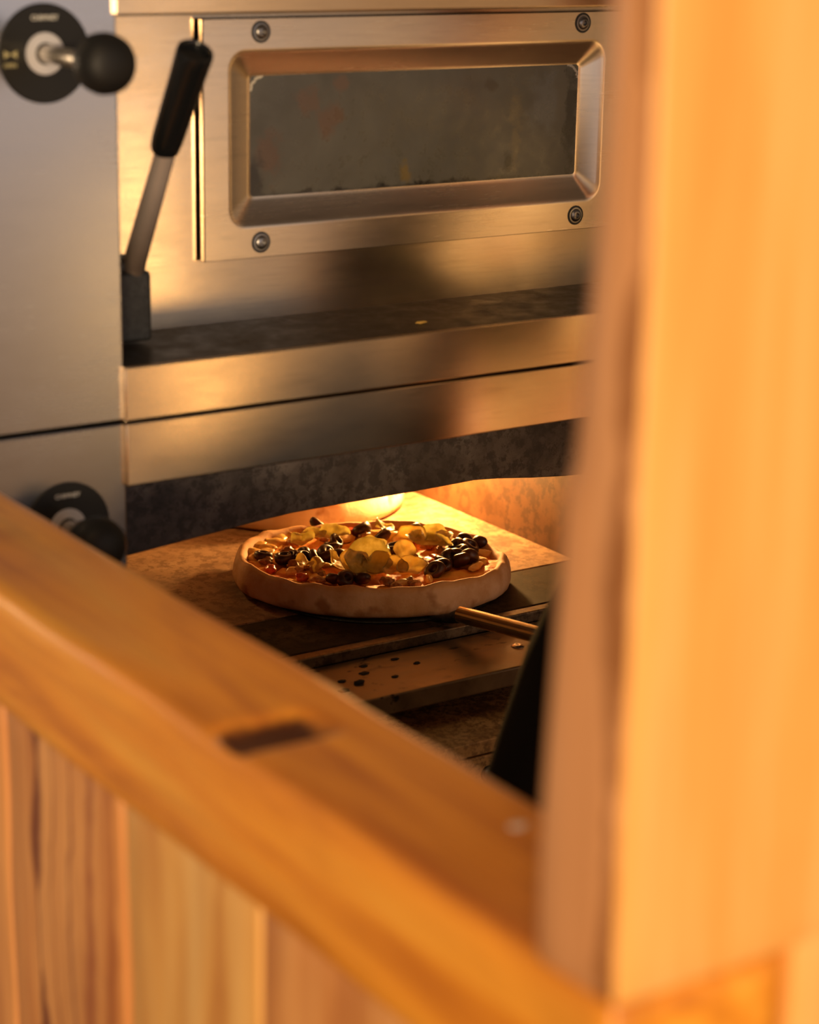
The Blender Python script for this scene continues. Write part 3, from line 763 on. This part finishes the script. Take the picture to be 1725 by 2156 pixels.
# palms and fingers join the same chain so that the body stays one surface
def hand(w_i, H, side):
    base = Vector(J[w_i][0]); k = len(J)
    palm = H + Vector((0, 0, .020)) + hd * -.0
    J.append((tuple(palm), .019)); Ed.append((w_i, k)); pi_ = k
    for f, (off, l) in enumerate(((-.030, .9), (-.010, 1.), (.010, .95), (.029, .8))):
        a = H + hd * off + Vector((side * .016, 0, .016)); b = H + hd * off + Vector((side * .021, 0, -.006)); c = H + hd * off + Vector((side * .004, 0, -.0185 * l)) ; 
        k = len(J); J.extend([(tuple(a), .0090), (tuple(b), .0085), (tuple(c), .0075)]); Ed.extend([(pi_, k), (k, k + 1), (k + 1, k + 2)])
    k = len(J)
    a = H + hd * -.020 + Vector((-side * .018, 0, .012)); b = H + hd * -.030 + Vector((-side * .019, 0, -.006))
    J.extend([(tuple(a), .0100), (tuple(b), .0085)]); Ed.extend([(pi_, k), (k, k + 1)])
hand(11, Lh, -1); hand(15, Rh, 1)
skin('body', J, Ed, M['skin'], cook)
skin('shirt', [((1.355, 1.34, .93), .116), (J[1][0], .106), (J[2][0], .128), (J[3][0], .104), ((1.65, 1.38, 1.455), .066), (J[8][0], .066), ((1.482, 1.40, 1.27), .055), (J[12][0], .066), ((1.765, 1.37, 1.20), .055)],
     [(0, 1), (1, 2), (2, 3), (3, 4), (3, 5), (5, 6), (3, 7), (7, 8)], M['shirt'], cook)
skin('trousers', [((1.33, 1.34, .93), .120)] + [(J[i][0], r) for i, r in ((16, .098), (17, .072), (18, .060), (20, .098), (21, .072), (22, .060))], [(0, 1), (1, 2), (2, 3), (0, 4), (4, 5), (5, 6)], M['trousers'], cook)
for s, fx in ((-1, 1.122), (1, 1.507)):
    bm = lump_mesh(.048, .135, .045, s + 3, .05)
    for v in bm.verts: v.co.z = max(v.co.z, -.034)
    bmesh.ops.translate(bm, verts=bm.verts[:], vec=(fx, 1.39, .035))
    part('shoe', bm, M['shoe'], cook, smooth=True)
# head features
hc = Vector((HX, HY + .008, 1.613))
bm = bmesh.new(); bmesh.ops.create_icosphere(bm, subdivisions=4, radius=1)
for v in bm.verts:
    c = v.co.copy(); v.co = Vector((c.x * .080, c.y * .098, c.z * .100))
    if c.y > .25 and c.z < .35: v.co = v.co * .93
    v.co += Vector((0, -.004, .032)) + Vector((0, 0, .003 * noise.noise(c * 6)))
bmesh.ops.delete(bm, geom=[v for v in bm.verts if v.co.z < -.015 and v.co.y > -.01 or v.co.z < -.06], context='VERTS')
bmesh.ops.translate(bm, verts=bm.verts[:], vec=hc); part('hair', bm, M['hair'], cook, smooth=True)
for s in (-1, 1):
    part('ear', (lambda b: (bmesh.ops.translate(b, verts=b.verts[:], vec=hc + Vector((s * .083, .0, -.015))), b)[1])(lump_mesh(.010, .018, .030, 1, .2)), M['skin'], cook, smooth=True)
    part('eye', (lambda b: (bmesh.ops.translate(b, verts=b.verts[:], vec=hc + Vector((s * .030, .072, .0))), b)[1])(lump_mesh(.012, .009, .007, 1, .0)), plain('eye', (.6, .58, .55), .2), cook, smooth=True)
part('nose', (lambda b: (bmesh.ops.translate(b, verts=b.verts[:], vec=hc + Vector((0, .085, -.022))), b)[1])(lump_mesh(.013, .018, .024, 1, .1)), M['skin'], cook, smooth=True)
part('mouth', (lambda b: (bmesh.ops.translate(b, verts=b.verts[:], vec=hc + Vector((0, .074, -.056))), b)[1])(lump_mesh(.024, .009, .006, 1, .1)), plain('lips', (.42, .16, .12), .4), cook, smooth=True)
# apron: an open-backed skirt of cloth with folds, flaring below the waist, and a bib
bm = bmesh.new(); n = 72
rows = [(1.165, 1.455, 1.350, .115, .125), (1.145, 1.400, 1.358, .130, .135), (1.12, 1.335, 1.364, .152, .145), (1.09, 1.288, 1.366, .175, .152), (1.04, 1.264, 1.354, .192, .160), (.98, 1.248, 1.342, .210, .168), (.92, 1.236, 1.332, .228, .174), (.86, 1.232, 1.328, .246, .180), (.78, 1.262, 1.328, .252, .184), (.68, 1.266, 1.328, .262, .188), (.58, 1.270, 1.328, .270, .190), (.50, 1.272, 1.328, .275, .190)]
grid = []
for z, cx, cy, a, b in rows:
    row = []
    for i in range(n):
        t_ = 2 * PI * i / n
        k = (1.165 - z) / .66
        w = 1 + .030 * k * math.sin(t_ * 9 + 1.3) + .015 * k * math.sin(t_ * 5 + z * 3)
        row.append(bm.verts.new((cx + a * w * math.cos(t_), cy + b * w * math.sin(t_), z)))
    grid.append(row)
for a, b in zip(grid, grid[1:]):
    for i in range(n): bm.faces.new((a[i], a[(i + 1) % n], b[(i + 1) % n], b[i]))
ap = part('apron', bm, M['cloth'], cook, smooth=True)
so = ap.modifiers.new('s', 'SOLIDIFY'); so.thickness = .003
bm = bmesh.new(); g = []
for k in range(9):
    z = 1.16 + .03 * k; w = .110 - .005 * k; row = []
    for i in range(9):
        u = i / 8 * 2 - 1; row.append(bm.verts.new((1.47 + .60 * (z - 1.18) + w * u, 1.505 - .035 * u * u, z)))
    g.append(row)
for a, b in zip(g, g[1:]):
    for i in range(8): bm.faces.new((a[i], a[i + 1], b[i + 1], b[i]))
bb = part('apron_bib', bm, M['cloth'], cook, smooth=True); so = bb.modifiers.new('s', 'SOLIDIFY'); so.thickness = .003

# ------------------------------------------------------------------ LIGHT
def area(name, loc, tgt, size, power, col, sy=None, spread=None):
    l = bpy.data.lights.new(name, 'AREA'); l.energy = power; l.color = col; l.size = size
    if sy: l.shape = 'RECTANGLE'; l.size_y = sy
    if spread: l.spread = R(spread)
    o = bpy.data.objects.new(name, l); C.objects.link(o); o.location = loc
    o.rotation_euler = (Vector(tgt) - Vector(loc)).to_track_quat('-Z', 'Y').to_euler(); return o
W = bpy.data.worlds.new('World'); bpy.context.scene.world = W; W.use_nodes = True
wt = W.node_tree; wnn = wt.nodes; bg = wnn['Background']
tc = wnn.new('ShaderNodeTexCoord'); sp = wnn.new('ShaderNodeSeparateXYZ'); wt.links.new(tc.outputs['Generated'], sp.inputs[0])
def wm(op, a, b=0., c=None):
    n = wnn.new('ShaderNodeMath'); n.operation = op
    for i, v in enumerate((a, b, c)):
        if v is None: continue
        if hasattr(v, 'default_value'): wt.links.new(v, n.inputs[i])
        else: n.inputs[i].default_value = v
    return n.outputs[0]
def wramp(f, stops):
    r = wnn.new('ShaderNodeValToRGB'); wt.links.new(f, r.inputs[0]); e = r.color_ramp
    while len(e.elements) < len(stops): e.elements.new(.5)
    for el, (p, c) in zip(e.elements, stops): el.position = p; el.color = (*c, 1)
    return r.outputs[0]
hz = wm('ADD', wm('MULTIPLY', sp.outputs[2], .5), .5)
cool = wramp(hz, [(.30, (.20, .075, .02)), (.38, (.34, .155, .055)), (.425, (.50, .30, .18)), (.46, (1.15, 1.0, .97)), (.49, (1.8, 1.7, 1.76)), (.56, (1.3, 1.25, 1.3)), (.66, (.12, .09, .08))])
warm = wramp(hz, [(.28, (.28, .11, .015)), (.37, (.50, .225, .045)), (.42, (.60, .31, .10)), (.46, (.62, .38, .18)), (.50, (.64, .44, .28)), (.58, (.42, .32, .24)), (.68, (.10, .065, .04))])
az = wm('ARCTAN2', sp.outputs[0], wm('MULTIPLY', sp.outputs[1], -1.))     # 0 = towards the room, behind the camera
fa = wm('SMOOTH_MIN', 1., wm('MAXIMUM', 0., wm('DIVIDE', wm('SUBTRACT', az, R(26)), R(7))), .0)
mx = wnn.new('ShaderNodeMix'); mx.data_type = 'RGBA'; wt.links.new(fa, mx.inputs[0]); wt.links.new(cool, mx.inputs[6]); wt.links.new(warm, mx.inputs[7])
rf = wm('MINIMUM', 1., wm('MAXIMUM', 0., wm('DIVIDE', wm('SUBTRACT', az, R(58)), R(24))))
m0 = wnn.new('ShaderNodeMix'); m0.data_type = 'RGBA'; wt.links.new(rf, m0.inputs[0]); wt.links.new(mx.outputs[2], m0.inputs[6]); m0.inputs[7].default_value = (.30, .20, .12, 1)
lf = wm('MINIMUM', 1., wm('MAXIMUM', 0., wm('DIVIDE', wm('SUBTRACT', R(-26), az), R(24))))      # the room is darker to the left
m2 = wnn.new('ShaderNodeMix'); m2.data_type = 'RGBA'; wt.links.new(lf, m2.inputs[0]); wt.links.new(m0.outputs[2], m2.inputs[6]); m2.inputs[7].default_value = (.26, .19, .14, 1)
wt.links.new(m2.outputs[2], bg.inputs[0]); bg.inputs[1].default_value = .8

area('warm_room_lamp', (-1.45, -2.3, 1.55), (.7, 1.0, 1.2), .6, 165, (1., .72, .42))
area('beam_fill', (-.3, .2, 2.9), (.7, 1.4, 1.1), .5, 7, (1., .66, .32))  # added overhead fill with no known source; lifts the beam top
area('warm_low_light', (2.50, -1.2, .75), (1.0, 1.8, 1.25), .06, 2.2, (1., .60, .22), .45)
area('cook_fill', (3.1, 2.25, 1.75), (1.5, 1.38, 1.15), .5, 13, (1., .74, .42), None, 60)  # added unseen fill; brightens the cook's torso mirrored in the steel
def bulb(name, loc, power, col, rad):
    l = bpy.data.lights.new(name, 'POINT'); l.energy = power; l.color = col; l.shadow_soft_size = rad
    o = bpy.data.objects.new(name, l); C.objects.link(o); o.location = loc; return o
bulb('oven_light', (1.575, 2.285, EYE + DZ + .115), 14., (1., .52, .15), .018)
bulb('oven_light', (1.16, 2.46, EYE + DZ + .170), 1.1, (1., .50, .14), .018)  # extra fill added at the rear left; the first is the oven's lamp

# ------------------------------------------------------------------ CAMERA
yaw, pitch, roll = R(34.0693), R(16.2605), R(-1.0332)
f = Vector((math.sin(yaw) * math.cos(pitch), math.cos(yaw) * math.cos(pitch), -math.sin(pitch)))
rt_ = Vector((math.cos(yaw), -math.sin(yaw), 0)); dn = f.cross(rt_)
cr_, sr_ = math.cos(roll), math.sin(roll)
r2 = rt_ * cr_ + dn * sr_; d2 = dn * cr_ - rt_ * sr_
cam = bpy.data.cameras.new('camera'); co = bpy.data.objects.new('camera', cam); C.objects.link(co)
m3 = Matrix((r2, -d2, -f)).transposed()
co.matrix_world = Matrix.Translation((0, 0, EYE)) @ m3.to_4x4()
cam.sensor_fit = 'HORIZONTAL'; cam.sensor_width = 24; cam.lens = 24 * 4485.66 / 1725
cam.clip_start = .05
cam.dof.use_dof = True; cam.dof.focus_distance = 2.50; cam.dof.aperture_fstop = 2.8; cam.dof.aperture_blades = 9
sc = bpy.context.scene; sc.camera = co
sc.view_settings.view_transform = 'Standard'; sc.view_settings.look = 'None'; sc.view_settings.gamma = 1; sc.view_settings.exposure = 0
sc.view_settings.use_curve_mapping = False
sc.cycles.use_denoising = True; sc.cycles.max_bounces = 8
